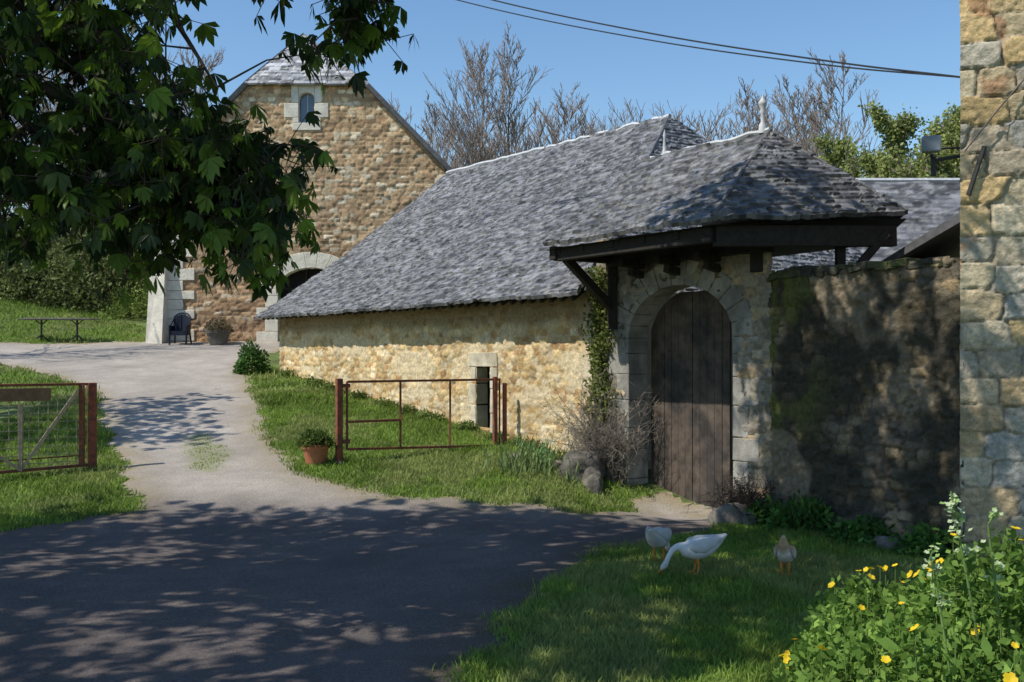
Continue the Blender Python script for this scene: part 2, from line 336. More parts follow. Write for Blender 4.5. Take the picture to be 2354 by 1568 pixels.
# ---------------- PORCH GATE
pg=empty('covered_gateway')
sA,sB=-1.91,1.85; Apt=W(sA,1.5,4.36);Bpt=W(sB,1.5,4.30);Cpt=A(5.79,15.0,4.55);R1=W(-.99,-.85,6.03);R2=W(1.95,-.85,5.98);BL=W(1.85,-3.2,4.35)
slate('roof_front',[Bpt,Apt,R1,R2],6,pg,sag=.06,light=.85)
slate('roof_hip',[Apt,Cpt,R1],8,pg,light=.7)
a=Acc(); CB=A(6.3,17.6,4.45); a.add([Cpt,CB,BL,R2,R1],[(4,0,1),(4,1,2,3)]); a.obj('roof_back',M_slp,pg)
dn=A(0,0,-.09)
a=Acc(); a.add([Bpt+dn,Apt+dn,Cpt+dn,CB+dn,BL+dn],[(0,1,2,3,4)]); a.obj('soffit',M_wood,pg)
a=Acc()
a.bar(W(1.75,1.3,4.14),W(-1.75,1.3,4.16),.16,.22); a.bar(W(-1.75,1.3,4.14),Cpt+A(-.15,.12,-.34),.16,.3); a.bar(W(1.72,1.42,4.16),W(1.72,-2.9,4.16),.16,.22)
a.bar(W(1.75,.10,4.1),W(-1.75,.10,4.1),.2,.22)
for s in (1.6,1.0,.3,-.4,-1.1,-1.7):
    a.bar(W(s,1.4,4.2),W(s,-.1,4.25),.1,.12)
for s in (1.0,.16,-.7):
    a.bar(W(s,.02,3.98),W(s,.55,4.0),.14,.14);a.bar(W(s,.02,3.8),W(s,.32,3.86),.13,.12)
for s in (1.68,):
    a.bar(W(s,1.15,4.08),W(s,.08,3.25),.12,.14); a.bar(W(s,.1,2.9),W(s,.1,4.1),.16,.16)
a.bar(W(-1.5,.1,3.7),W(-1.5,.1,4.1),.16,.16)
a.bar(Cpt+A(-.3,0,-.3),Cpt+A(-.85,-.0,-.95),.1,.12); a.bar(Cpt+A(-.95,.1,-1.0),Cpt+A(-.95,.1,-.25),.13,.13)
a.obj('timber_frame',M_wood,pg,bevel=.01)
a=Acc(); a.tube(wob(W(1.95,-.85,5.99),R1+A(0,0,.02),14,.015,4),.042,6); a.obj('ridge_cap',M_zinc,pg)
a=Acc(); a.tube(wob(R1,Cpt+A(0,0,.03),18,.012,5),.03,6);a.tube(wob(R1,Apt+A(0,0,.03),18,.012,6),.025,6); a.obj('hip_caps',M_slp,pg)
a=Acc(); f=R1+dd*.15
a.lathe(f,[(.07,-.02),(.06,.12),(.03,.17),(.035,.3),(.05,.34),(.03,.38),(.065,.44),(.07,.48),(.03,.54),(.012,.58),(.001,.66)]); a.lathe(W(1.35,-.85,6.0),[(.06,-.05),(.035,.1),(.02,.3),(.03,.36),(.001,.46)],12)
a.obj('finials',M_zinc,pg,smooth=True)
c0,hw,sp,rise=.16,1.16,2.75,.85
def arch(s,z,g=0): 
    x=(s-c0)/(hw+g); 
    return (abs(x)<1)&((z<sp)|(((z-sp)/(rise+g))**2+x**2<1))
greys=[(.30,.265,.20),(.24,.21,.165),(.35,.30,.22),(.20,.175,.14),(.38,.29,.175),(.28,.25,.205)]
u0=2.15
def dpost(gu,gv,c,H):
    s=u0-gu; k=(ss(s,1.2,1.6)*ss(fbm(gu*2,gv*1.2,61),.35,.5)*ss(gv,3.6,3.0))[...,None]; c=c*(1-k)+np.array([.62,.58,.49])*k
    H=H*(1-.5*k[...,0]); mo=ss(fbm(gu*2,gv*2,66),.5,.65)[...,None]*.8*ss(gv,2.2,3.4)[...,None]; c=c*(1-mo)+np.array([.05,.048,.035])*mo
    return c,H
def dmask(u,v):
    s=u0-u;z=v-.5; return ~arch(s,z,.1)
wall('gate_wall',W(u0,.02,-.5),-dd,u0+1.75,5.0,.16,.25,23,greys,(.26,.23,.18),.032,.035,dmask,pg,post=dpost,fine=.014)
a=Acc()
def wedge(pts,p0,p1):
    v=[W(s,p1,z)+(R.random(3)-.5)*.012 for s,z in pts]+[W(s,p0,z) for s,z in pts]
    a.add(v,[(0,1,2,3),(7,6,5,4),(0,4,5,1),(1,5,6,2),(2,6,7,3),(3,7,4,0)])
K=13
for i in range(K):
    t0=math.pi*i/K+.004;t1=math.pi*(i+1)/K-.004;g=.42+.03*(i%2)
    pp=[(c0-(hw+q)*math.cos(t),sp+(rise+q*.9)*math.sin(t)) for t,q in((t0,0),(t0,g),(t1,g),(t1,0))]
    wedge(pp,-.42,.06)
z=-.5;i=0
while z<sp-.05:
    h=min(random.uniform(.35,.6),sp-z)
    for sg in(-1,1):
        g=.30+.2*((i+(sg>0))%2); x0=c0+sg*hw;x1=c0+sg*(hw+g); q=[(x0,z),(x1,z),(x1,z+h-.008),(x0,z+h-.008)]
        if sg<0:q=q[::-1]
        wedge(q,-.42,.055)
    z+=h;i+=1
a.obj('door_surround',M_greylime,pg,bevel=.015)
a=Acc();n=11;s0,s1=1.3,-.5
pl=mat('door_planks',(.095,.073,.058),.75,ns=5,na=.5,bs=25,bst=.6,bd=.006,col2=(.05,.043,.038))
def dtop(s):
    x=(s-c0)/hw; return min(3.52,sp+rise*math.sqrt(max(0,1-x*x))-.02)
for k in range(n):
    sa=s0+(s1-s0)*k/n-.004;sb=s0+(s1-s0)*(k+1)/n+.004;pp_=-.46+random.uniform(-.006,.006)
    v=[W(sa,pp_,-.2),W(sb,pp_,-.2),W(sb,pp_,dtop(sb)),W(sa,pp_,dtop(sa))];v+=[x-nn*.05 for x in v]
    a.add(v,[(0,1,2,3),(7,6,5,4),(0,4,5,1),(1,5,6,2),(2,6,7,3),(3,7,4,0)])
a.obj('door_leaf',pl,pg,bevel=.004)
M_och=mat('ochre_stone',(.50,.37,.21),.9,ns=4,na=.4,bs=8,bst=1,bd=.1)
a=Acc()
a.box(W(-2.2,-2.0,1.6),(.4,3.0,4),dd); a.obj('inner_wall',M_och,pg)
a=Acc(); a.bar(W(-.6,-.5,.0),W(-.6,-.5,3.2),.05,.05); a.obj('door_frame_bar',M_wood,pg)
# ---------------- RIGHT WALL
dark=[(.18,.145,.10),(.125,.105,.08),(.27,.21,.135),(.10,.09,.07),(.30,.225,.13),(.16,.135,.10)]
gw=empty('garden_wall')
def rpost(gu,gv,c,H):
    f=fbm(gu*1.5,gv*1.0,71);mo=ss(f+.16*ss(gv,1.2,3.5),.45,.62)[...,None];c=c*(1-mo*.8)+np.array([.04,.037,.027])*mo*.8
    g=(ss(fbm(gu*2.3,gv*1.1,75),.5,.62)*ss(gu,1.3,.2)*ss(gv,1.5,2.5))[...,None]*.8;c=c*(1-g)+np.array([.13,.15,.035])*g
    pl=ss(fbm(gu*1.2,gv*.8,79),.56,.64)[...,None];c=c*(1-pl*.5)+np.array([.36,.29,.20])*pl*.5
    H=H*(1-.6*mo[...,0])+(fbm(gu*9,gv*9,81)-.5)*.09*mo[...,0]+.1*ss(gv,1.2,0)
    return c,H
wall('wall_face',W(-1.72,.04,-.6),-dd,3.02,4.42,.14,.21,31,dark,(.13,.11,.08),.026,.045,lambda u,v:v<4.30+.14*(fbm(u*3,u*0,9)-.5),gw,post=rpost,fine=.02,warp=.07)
a=Acc();a.bar(W(-1.75,-.24,1.58),W(-4.5,-.24,1.58),.45,4.2);a.obj('wall_core',M_rock,gw)
a=Acc()
for k in range(19):
    s=-1.8-k*.15+random.uniform(-.03,.03); a.box(W(s,-.14+random.uniform(-.03,.03),3.66+random.uniform(-.03,.03)),(.2,.46,.10+random.uniform(-.03,.03)),dd+A(random.uniform(-.1,.1),random.uniform(-.1,.1),random.uniform(-.08,.08)),jit=.06)
a.obj('coping_stones',mat('mossy_rock',(.06,.058,.045),.95,ns=5,na=.4,bs=15,bst=1,bd=.05,col2=(.09,.10,.04)),gw,bevel=.02)
# ---------------- TOWER HOUSE right
th=empty('stone_house')
cream=[(.62,.50,.32),(.50,.45,.36),(.66,.56,.38),(.62,.45,.23),(.45,.43,.38),(.68,.58,.42),(.58,.43,.24),(.50,.42,.31)]
TU=nz(A(.96,-.2,0));TO=A(5.6,12.82,-.6)
def tpost(gu,gv,c,H):
    red=ss(fbm(gu*2,gv*2,91),.68,.74)[...,None]*.7;c=c*(1-red)+np.array([.42,.22,.12])*red
    lo=ss(gv,4.2,2.2)[...,None]*.4;c=c*(1-lo)+np.array([.24,.22,.18])*lo
    return c,H
wall('front_wall',TO,TU,4.5,10.5,.35,.55,52,cream,(.36,.30,.22),.024,.045,None,th,warp=.07,post=tpost,mw=.014,fine=.02,jx=.5,jy=.3,var=.35,tilt=.07)
sd=nz(A(.62,.78,0));a=Acc();bk=A(0,.06,0)+TU*.1
p0=TO+bk;p1=TO+TU*4.5+bk;p2=p1+sd*6;p3=p0+sd*6;H=A(0,0,10.5)
a.add([p0,p1,p2,p3,p0+H,p1+H,p2+H,p3+H],[(0,3,7,4),(1,5,6,2),(2,6,7,3),(4,7,6,5)]);a.obj('other_walls',M_lime,th)
lt=empty('lean_to_shed')
a=Acc(); a.add([A(5.4,15.6,3.75),A(6.5,14.0,4.65),A(8.5,16.4,4.7),A(7.2,18,3.7),A(5.4,15.6,3.65),A(6.5,14.0,4.5),A(8.5,16.4,4.55),A(7.2,18,3.6)],[(0,1,2,3),(7,6,5,4),(0,4,5,1),(1,5,6,2),(2,6,7,3),(3,7,4,0)]);a.obj('roof',M_slp,lt)
a=Acc(); a.box((6.75,15.6,1.9),(1.5,1.6,3.9),(.6,-.8,0));a.obj('walls',M_rock,lt)
bb=empty('distant_outbuilding')
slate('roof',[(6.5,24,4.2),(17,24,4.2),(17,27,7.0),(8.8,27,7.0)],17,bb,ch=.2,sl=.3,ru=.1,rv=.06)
a=Acc(); a.box((11.9,27,3),(9,5,3.2));a.obj('walls',M_lime,bb); a=Acc();a.tube([(8.8,27,7.03),(17,27,7.03)],.07,6);a.obj('ridge_cap',M_zinc,bb)
# ---------------- BARN
bn=empty('stone_barn')
brown=[(.47,.335,.205),(.40,.275,.165),(.51,.375,.235),(.34,.23,.14),(.53,.41,.265),(.43,.29,.175),(.45,.315,.19),(.63,.54,.40)]
BX0,BX1,BY=-12.1,-2.35,36.0
def bm(u,v):
    x=BX0+u;z=v+2.0
    g=(z<8.9)|((z<8.9+(x+12.3)*1.0)&(z<8.87-(x+2.1)*1.0)&(z<11.95))
    w=(abs(x+7.215)<.28)&(z>10.55)&(z<11.66)
    ar=(abs(x+7.05)<1.2)&(z<5.45)
    return g&~w&~ar
def bpost(gu,gv,c,H):
    z=gv+2.0;f=ss(z,5,11)[...,None];c=c*(1-f)+c*np.array([1.12,1.08,1.02])*f
    rd_=ss(z,7.0,4.5)[...,None]*.5; c=c*(1-rd_)+c*np.array([.97,.82,.74])*rd_
    return c,H
wall('gable_wall',A(BX0,BY,2.0),A(1,0,0),BX1-BX0,10.2,.15,.32,41,brown,(.34,.245,.155),.045,.035,bm,bn,post=bpost,warp=.03,jy=.3,mw=.014)
a=Acc();p=[(BX0,BY+.1,2),(BX1,BY+.1,2),(BX1,BY+14,2),(BX0,BY+14,2),(BX0,BY+.1,8.8),(BX1,BY+.1,8.8),(BX1,BY+14,8.8),(BX0,BY+14,8.8)]
a.add(p,[(0,3,7,4),(1,5,6,2),(2,6,7,3)]);a.obj('side_walls',M_lime,bn)
HL=A(-9.35,35.75,11.9);HR=A(-5.0,35.75,11.85);AP=A(-7.75,38,14.3);EL=A(-12.6,35.75,8.6);ER=A(-1.98,35.75,8.75);RB=A(-7.75,50,14.3)
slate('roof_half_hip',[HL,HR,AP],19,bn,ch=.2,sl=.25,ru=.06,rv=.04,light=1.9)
a=Acc()
def slab(q,t):
    N=nz(np.cross(q[1]-q[0],q[2]-q[0])); 
    if N[2]<0:N=-N
    a.add(list(q)+[x-N*t for x in q],[tuple(range(len(q))),tuple(range(2*len(q)-1,len(q)-1,-1))]+[(i,(i+1)%len(q),(i+1)%len(q)+len(q),i+len(q)) for i in range(len(q))])
up=A(0,0,.06)
slab([ER+up,HR+up,AP+up,RB+up,A(-1.98,50,8.75)],.16); slab([EL+up,HL+up,AP+up,RB+up,A(-12.6,50,8.6)],.16);a.obj('roof_sides',M_slp,bn)
a=Acc();cx,w_,s2,r2=-7.05,1.17,4.75,.72
def bw(pts,y0,y1):
    v=[A(x,y1,z) for x,z in pts]+[A(x,y0,z) for x,z in pts]
    a.add(v,[(3,2,1,0),(4,5,6,7),(1,5,4,0),(2,6,5,1),(3,7,6,2),(0,4,7,3)])
for i in range(11):
    t0=math.pi*i/11;t1=math.pi*(i+1)/11-.006;g=.62
    bw([(cx-(w_+q)*math.cos(t),s2+(r2+q*.9)*math.sin(t)) for t,q in((t0,0),(t0,g),(t1,g),(t1,0))],BY+.4,BY-.06)
z=2.4;i=0
while z<4.7:
    h=min(.42,s2-z)
    for sg in(-1,1):
        g=.45+.3*((i)%2);xa=cx+sg*w_;xb=cx+sg*(w_+g);x0,x1=min(xa,xb),max(xa,xb);bw([(x0,z),(x0,z+h-.015),(x1,z+h-.015),(x1,z)],BY+.4,BY-.06)
    z+=h;i+=1
for x0,x1,z0,z1 in[(-8.0,-7.5,10.75,11.25),(-6.93,-6.45,10.75,11.25),(-7.75,-7.5,11.27,11.9),(-6.93,-6.68,11.27,11.9),(-7.7,-6.72,10.3,10.56),(-7.7,-7.5,10.57,10.74),(-6.93,-6.72,10.57,10.74),(-7.49,-6.94,11.68,11.9)]:
    bw([(x0,z0),(x0,z1),(x1,z1),(x1,z0)],BY+.3,BY-.06)
for i in range(7):
    t0=math.pi*i/7;t1=math.pi*(i+1)/7
    pts=[(-7.215-.275*math.cos(t),11.4+.24*math.sin(t)) for t in(t0,t1)]
    bw([pts[0],(pts[0][0],11.7),(pts[1][0],11.7),pts[1]],BY+.3,BY-.055)
z=2.6;i=0
while z<8.5:
    h=random.uniform(.3,.42);g=.95 if i%2 else .55
    bw([(BX0-.05,z),(BX0-.05,z+h-.015),(BX0+g,z+h-.015),(BX0+g,z)],BY+.3,BY-.07);
    z+=h;i+=1
z=7.9;i=0
while z<8.5:
    g=.62 if i%2==0 else .35;bw([(BX1-g,z),(BX1-g,z+.34),(BX1+.05,z+.34),(BX1+.05,z)],BY+.3,BY-.07);z+=.36;i+=1
a.obj('dressed_stones',mat('pale_limestone',(.68,.63,.53),.9,ns=3,na=.2,bs=12,bst=.6,bd=.04),bn,bevel=.015)
a=Acc();a.add([(-12.7,35.4,2.3),(-12.1,35.3,2.3),(-12.1,37,2.3),(-12.9,37,2.3),(-12.6,35.9,7.0),(-12.1,35.9,7.0),(-12.1,37,7.0),(-12.6,37,7.0)],[(0,1,5,4),(1,2,6,5),(2,3,7,6),(3,0,4,7),(4,5,6,7)]);a.obj('buttress',bpy.data.materials['pale_limestone'],bn)
a=Acc();a.box((-7.05,36.45,3.9),(2.6,.1,3.6));a.obj('cart_door',M_dark,bn)
a=Acc()
for x in(-7.9,-7.3,-6.7,-6.1):a.box((x,36.37,4),(.06,.06,3.3))
a.box((-7.05,36.36,4.75),(2.4,.06,.08));a.obj('door_bars',M_wood,bn)
a=Acc();a.box((-7.215,36.2,11.1),(.6,.04,1.2));a.obj('window_glass',M_glass,bn)
a=Acc();a.box((-7.215,36.17,11.1),(.03,.03,1.15));a.obj('window_mullion',M_zinc,bn)
# ---------------- GATES
g1=empty('rusty_gate')
a=Acc();P0=A(-3.09,18.3,0);P1=A(-.23,20.0,0)
def gp(t,z):return P0+(P1-P0)*t+A(0,0,z)
a.box(gp(0,1.22),(.11,.11,1.62),P1-P0);a.box(gp(.965,1.35),(.08,.08,1.35),P1-P0);a.box(gp(1.03,1.25),(.07,.07,1.3),P1-P0)
a.obj('posts',M_rust,g1,bevel=.008)
a=Acc();q=.042
zt=lambda t:1.97
zb=lambda t:.76-.08*t
a.bar(gp(.045,zt(0)),gp(1,zt(1)),q);a.bar(gp(.045,zb(0)),gp(1,zb(1)),q)
for t in(.045,.36,.67,.995):a.bar(gp(t,zb(t)),gp(t,zt(t)),q*.9)
a.bar(gp(.045,1.25),gp(.36,1.25),q)
for z in(1.9,.9):a.bar(gp(-.01,z),gp(.06,z),.07)
a.obj('frame',M_rust,g1)
a=Acc();a.lathe(gp(0,.42),[(.001,.16),(.06,.14),(.06,-.1)],12);a.obj('post_foot',M_zinc,g1)
g2=empty('wire_mesh_gate')
a=Acc();Q0=A(-7.3,17.8,0);Q1=A(-10.8,15.5,0);gq=lambda t,z:Q0+(Q1-Q0)*t+A(0,0,z)
a.box(gq(0,1.12),(.14,.12,1.7),Q1-Q0);a.bar(gq(.04,.55),gq(.04,1.94),.09,.05);a.bar(gq(0,1.95),gq(1,1.95),.045);a.bar(gq(0,.55),gq(1,.42),.05)
a.bar(gq(.04,.72),gq(1,.62),.025);a.obj('frame',M_rust,g2,bevel=.006)
a=Acc()
a.bar(gq(.27,.5),gq(.27,1.62),.07,.05);a.bar(gq(.27,.52),gq(.055,1.84),.05,.05);a.bar(gq(.27,.52),gq(.45,1.1),.06,.05)
a.obj('wood_braces',mat('weathered_wood',(.40,.31,.22),.85,ns=10,na=.3),g2)
a=Acc()
for t in np.arange(.06,1,.036):a.bar(gq(t,.52),gq(t,1.78),.011)
for z in np.arange(.62,1.8,.14):a.bar(gq(.05,z),gq(1,z),.011)
a.obj('mesh_wires',mat('galv_wire',(.34,.29,.2),.6,bst=0),g2)
a=Acc();a.box(gq(.32,1.79)+A(0,-.05,0),(1.4,.03,.22),Q0-Q1);a.obj('sign_board',mat('brown_board',(.2,.12,.075),.8,ns=10,na=.3),g2,bevel=.005)
# ---------------- wires + lamp
def crom(pts,n=10):
    P=[A(*p) for p in pts];P=[2*P[0]-P[1]]+P+[2*P[-1]-P[-2]];o=[]
    for i in range(1,len(P)-2):
        for t in np.linspace(0,1,n,endpoint=False):
            o.append(.5*((2*P[i])+(-P[i-1]+P[i+1])*t+(2*P[i-1]-5*P[i]+4*P[i+1]-P[i+2])*t*t+(-P[i-1]+3*P[i]-3*P[i+1]+P[i+2])*t**3))
    o.append(P[-2]);return o
a=Acc();w1=[(5.65,12.85,5.95),(4.6,15,6.77),(2.47,18,8.1),(-.5,21,9.75),(-5,24,12)]
a.tube(crom(w1),.014,5);a.tube(crom([(x,y,z-.0-.06*k) for k,(x,y,z) in enumerate(w1)]),.012,5);a.obj('overhead_cable',M_wire)
a=Acc();a.tube(crom([(5.62,12.7,5.0),(5.95,12.6,5.45),(6.5,12.5,6.2),(7.1,12.35,7.6)]),.01,5);a.tube([(5.85,12.68,5.05),(5.66,12.7,4.45)],.03,6);a.obj('house_cable',M_wire)
ll=empty('flood_lamp')
a=Acc();a.box((5.2,12.7,5.08),(.22,.12,.2),(1,-.2,0));a.obj('lamp_head',mat('lamp_grey',(.22,.24,.28),.5,bst=0),ll,bevel=.02)
a=Acc();a.tube([(5.22,12.76,4.96),(5.3,12.8,4.9),(5.7,12.85,4.98)],.025,6);a.tube([(5.26,12.8,4.95),(5.27,12.8,4.7)],.03,6);a.tube([(5.3,12.85,5.05),(5.7,12.9,5.08)],.015,5);a.obj('bracket',M_iron,ll)
# ---------------- foliage helpers
def frame(n,r):
    v=r.normal(size=(n,3));v/=np.linalg.norm(v,axis=1)[:,None];w=r.normal(size=(n,3));x=np.cross(v,w);x/=np.linalg.norm(x,axis=1)[:,None];return v,x
def quadleaves(name,C,size,m,colA,colB,seed,parent=None,droop=0,asp=.5,vr=.5):
    r=np.random.default_rng(seed);n=len(C);v,x=frame(n,r);v[:,2]-=droop;v/=np.linalg.norm(v,axis=1)[:,None];x=np.cross(v,x);x/=np.linalg.norm(x,axis=1)[:,None]
    s=size*(.6+.8*r.random(n))[:,None]
    V=np.stack([C,C+v*s*.5+x*s*asp*.5,C+v*s,C+v*s*.5-x*s*asp*.5],1).reshape(-1,3);b=np.arange(n)*4
    t=r.random(n)[:,None]**1.3;c=(np.array(colA)*(1-t)+np.array(colB)*t)*(1-vr/2+vr*fbm(C[:,0]*1.7,C[:,1]*1.7+C[:,2]*2.1,seed))[:,None]
    return npmesh(name,V,np.stack([b,b+1,b+2,b+3],1),m,np.repeat(c,4,0),False,parent)
def palmate(name,C,size,seed,parent,bright=2.2):
    r=np.random.default_rng(seed);n=len(C);v=r.normal(size=(n,3));v[:,2]=-np.abs(v[:,2])*.8-.55;v/=np.linalg.norm(v,axis=1)[:,None]
    w=r.normal(size=(n,3));x=np.cross(v,w);x/=np.linalg.norm(x,axis=1)[:,None];y=np.cross(v,x)
    s=size*(.5+.8*r.random(n));VV=[];CC=[]
    t=r.random(n)[:,None]**bright;c=np.array([.018,.036,.010])*(1-t)+np.array([.17,.28,.03])*t
    for k in range(7):
        a=(k-3)*.62+r.normal(0,.1,n);L=s*(1-.11*abs(k-3))
        d=v*np.cos(a*.75)[:,None]+x*np.sin(a)[:,None]+y*r.normal(0,.25,n)[:,None];d[:,2]-=.4;d/=np.linalg.norm(d,axis=1)[:,None]
        sd=np.cross(d,y);sd/=np.linalg.norm(sd,axis=1)[:,None]+1e-9;wd=(L*.17)[:,None];L=L[:,None];dr=A(0,0,-1)*L*.12
        VV.append(np.stack([C,C+d*L*.38+sd*wd*.6,C+d*L*.68+sd*wd,C+d*L+dr,C+d*L*.68-sd*wd,C+d*L*.38-sd*wd*.6],1));CC.append(np.repeat(c[:,None],6,1))
    V=np.concatenate(VV).reshape(-1,3);c=np.concatenate(CC).reshape(-1,3);b=np.arange(len(V)//6)*6
    F=np.concatenate([np.stack([b,b+1,b+2,b+3],1),np.stack([b,b+3,b+4,b+5],1)])
    return npmesh(name,V,F,M_leaf,c,False,parent)
# ---------------- CHESTNUT
ct=empty('chestnut_tree');r=np.random.default_rng(5);segs=[];base=A(-9.8,8.6,0);base[2]=gz(base[0],base[1])-.1
a=Acc();a.tube(crom([base,base+A(.1,0,2.5),base+A(.3,.1,5),base+A(.6,.2,8),base+A(1,.4,11)],6),list(np.linspace(.55,.14,25)),12);a.obj('trunk',M_bark,ct,smooth=True)
def bough(pts,r0,r1):
    c=crom(pts,8);n=len(c)-1
    for i in range(n): segs.append([*c[i],*c[i+1],r0+(r1-r0)*i/n,r0+(r1-r0)*(i+1)/n])
    return c
T=lambda z:base+A(.1*z*.6,0,z)
vb=[[T(5),(-7,9,6.9),(-5,9,6.6),(-3.9,9.1,5.6),(-3.2,9,4.5),(-3.05,9,3.7)],
    [T(5.5),(-7,8.9,7.6),(-5,9.2,6.9),(-3.6,9.3,5.4),(-2.8,9.3,4.4),(-2.2,9.2,3.7)],
    [T(4.5),(-7,9,6.0),(-5.4,9,5.6),(-4.4,9,4.7),(-3.8,9,3.8)],
    [T(6),(-6,8.6,8),(-3.8,8.5,6.6),(-2.9,8.5,5.4),(-2.45,8.5,4.7)],
    [T(4),(-7,8.6,5.4),(-5.6,8.4,4.8),(-4.7,8.4,4.1),(-4.2,8.4,3.7)],
    [T(7),(-5,8.2,8.6),(-2.6,8.3,7.2),(-1.7,8.6,5.9),(-1.3,8.6,5.3)],
    [T(5),(-7,9.5,6.6),(-5.2,9.8,6.2),(-4.2,10,5.3),(-3.4,10,4.2)],
    [T(5),(-7,9,6.5),(-5.2,8.8,6.1),(-4.2,8.7,4.9),(-2.9,8.8,4.3),(-2.05,8.8,4.1)],
    [T(5),(-7,9,6.2),(-5.0,8.9,5.2),(-3.9,8.9,4.2),(-2.9,8.9,3.75),(-2.1,8.9,3.55)],
    [T(4),(-7,9.4,5.6),(-5.6,9.6,4.9),(-4.8,9.7,4.2),(-4.3,9.7,3.8)],
    [T(6),(-7,9,7.2),(-5.2,9.3,6.6),(-4.6,9.4,5.8),(-4.0,9.4,5.0)]]
vis=[]
for k,p in enumerate(vb):
    c=bough(p,.085,.009);vis+=c[len(c)//3:]
    if k in(5,7,8):vis+=c[-9:]+c[-9:]
cb=[]
for k in range(16):
    an=r.uniform(-1.3,1.5);L=r.uniform(5,9);e=A(base[0]+L*math.cos(an)*1.1,np.clip(base[1]+L*math.sin(an)*.7,4.5,11.5),r.uniform(8.2,11.5))
    s=T(r.uniform(5,9));c=bough([s,s*.6+e*.4+A(0,0,1.3),e],.13,.02);cb+=c[4:]
for e in[(-.2,11.6,9.8),(.6,10.4,9.6),(-1.2,12.8,11.4)]:
    s=T(7);e=A(*e);c=bough([s,s*.6+e*.4+A(0,0,2),s*.3+e*.7+A(0,0,1.6),e],.14,.02);cb+=c[6:]
def seen(p): return (p[1]>.5)&(p[2]<2.5+.37*p[1])&(abs(p[0])<p[1]*.53)
leaf=[];cb=np.array(cb)
cnt=0
while cnt<800:
    c=A(r.uniform(-15,1.6),r.uniform(4.6,13.6),r.uniform(6.8,12.6))
    if c[0]<-2.2 and c[1]-.34*(12-c[2])>11.3: continue
    if c[0]<-2.2 and c[2]>12: continue
    if c[0]>.3 and c[2]>11: continue
    if fbm(c[0]*.5,c[1]*1.1,77)<.43: continue
    if seen(c-A(0,0,.5)): continue
    cnt+=1;i=np.argmin(((cb-c)**2).sum(1));j=cb[i]
    if np.linalg.norm(j-c)<2.6: segs.append([*j,*c,.02,.006])
    for q in range(10): leaf.append(c+r.normal(0,.38,3)*A(1,1,.6))
for _ in range(95):
    c=A(r.uniform(-16.5,-12.2),r.uniform(17.5,22.5),r.uniform(7.5,9.5))
    for q in range(10): leaf.append(c+r.normal(0,.4,3)*A(1,1,.6))
vleaf=[];vis=np.array(vis)
def okv(x,z):
    if x>-1.75: return z>5.12 and x<-1.08
    if x>-1.98: return (z<4.35 and z>3.35 and r.random()<.7)
    if z>4.7 and x>-2.7: return r.random()<.13
    if z>5.0 and x>-3.0: return r.random()<.35
    return z>3.30+.12*math.sin(x*6)
cnt=0
while cnt<430:
    j=vis[r.integers(len(vis))]
    c=j+r.normal(0,.4,3)*A(1,1.2,.9)+A(0,0,-.12)
    X,Z=c[0]*9/c[1],2.5+(c[2]-2.5)*9/c[1]
    if X<-5.2 or Z>6.6 or not okv(X,Z): continue
    cnt+=1;m_=(j+c)/2+A(0,0,.08);segs.append([*j,*m_,.010,.007]);segs.append([*m_,*c,.007,.004])
    for q in range(7):
        l=c+r.normal(0,.12,3);vleaf.append(l);segs.append([*c,*l,.004,.003])
palmate('crown_leaves',np.array(leaf),.32,3,ct);palmate('low_leaves',np.array(vleaf),.165,4,ct,2.0)
segmesh('limbs',segs,M_bark,6,ct)
# ---------------- bare trees
def baretree(x,y,h,seed,spread=.5,maxn=9000,rmin=.016):
    rr=random.Random(seed);z=float(gz(x,y));S=[];Q=deque();g=lambda s:rr.gauss(0,s)
    p=A(x,y,z-.3);d=A(0,0,1);n=11;R0=h*.011
    for i in range(n):
        t=i/n;d=nz(d+A(g(.05),g(.05),.06));q=p+d*h/n*.98;r0=R0*(1-t)**1.1+.02;r1=R0*(1-(i+1)/n)**1.1+.015
        S.append([*p,*q,r0,r1]);p=q
        if t>.12:
            for _ in range(3):
                an=rr.uniform(0,6.283);o=A(math.cos(an),math.sin(an),0);L=h*(.36*(1-t)**.7+.07)*rr.uniform(.6,1.1)
                Q.append((p-d*h/n*rr.random(),nz(o*spread+d*(.75)),L,r1*.45,1))
    while Q and len(S)<maxn:
        p,d,L,rad,k=Q.popleft();m=4
        for i in range(m):
            d=nz(d+A(g(.1),g(.1),g(.06)+.07));q=p+d*L/m;a0=rad*(1-.2*i);a1=rad*(1-.2*(i+1));S.append([*p,*q,a0,a1]);p=q
            if k<4:
                for _ in range(2 if i>0 else 1):
                    o=nz(A(g(1),g(1),g(.5)));Q.append((p-d*L/m*rr.random(),nz(d*.85+o*.62+A(0,0,.2)),L*rr.uniform(.3,.5),a1*.55,k+1))
    S=np.array(S);S[:,6:]=np.maximum(S[:,6:],rmin);return S
def bt(name,x,y,h,seed,**k):
    S=baretree(x,y,h,seed,**k);e=empty(name);segmesh('branches',S,M_bark2,3,e);return e,S
def top(px,py,Y):
    x=(px-1177)/2354*Y;return x,2.5+(810-py)/2354*Y-float(gz(x,Y))
for k,(px,py,Y,sp_) in enumerate([(1095,125,58,.45),(1170,150,60,.42),(1020,235,62,.5),(1900,165,55,.8),(1290,235,66,.65),(1680,225,62,.7),(420,120,62,.65),(180,60,60,.7),(60,40,50,.7),(300,90,70,.7),(1800,195,60,.65)]):
    x,h=top(px,py,Y);bt('bare_tree',x,Y,h,100+k,spread=sp_,maxn=12000)
allS=[]
for k in range(40):
    px=960+990*k/39+r.uniform(-15,15);Y=r.uniform(66,92);x,h=top(px,r.uniform(235,300),Y);allS.append(baretree(x,Y,h,300+k,spread=.7,maxn=2800,rmin=.024))
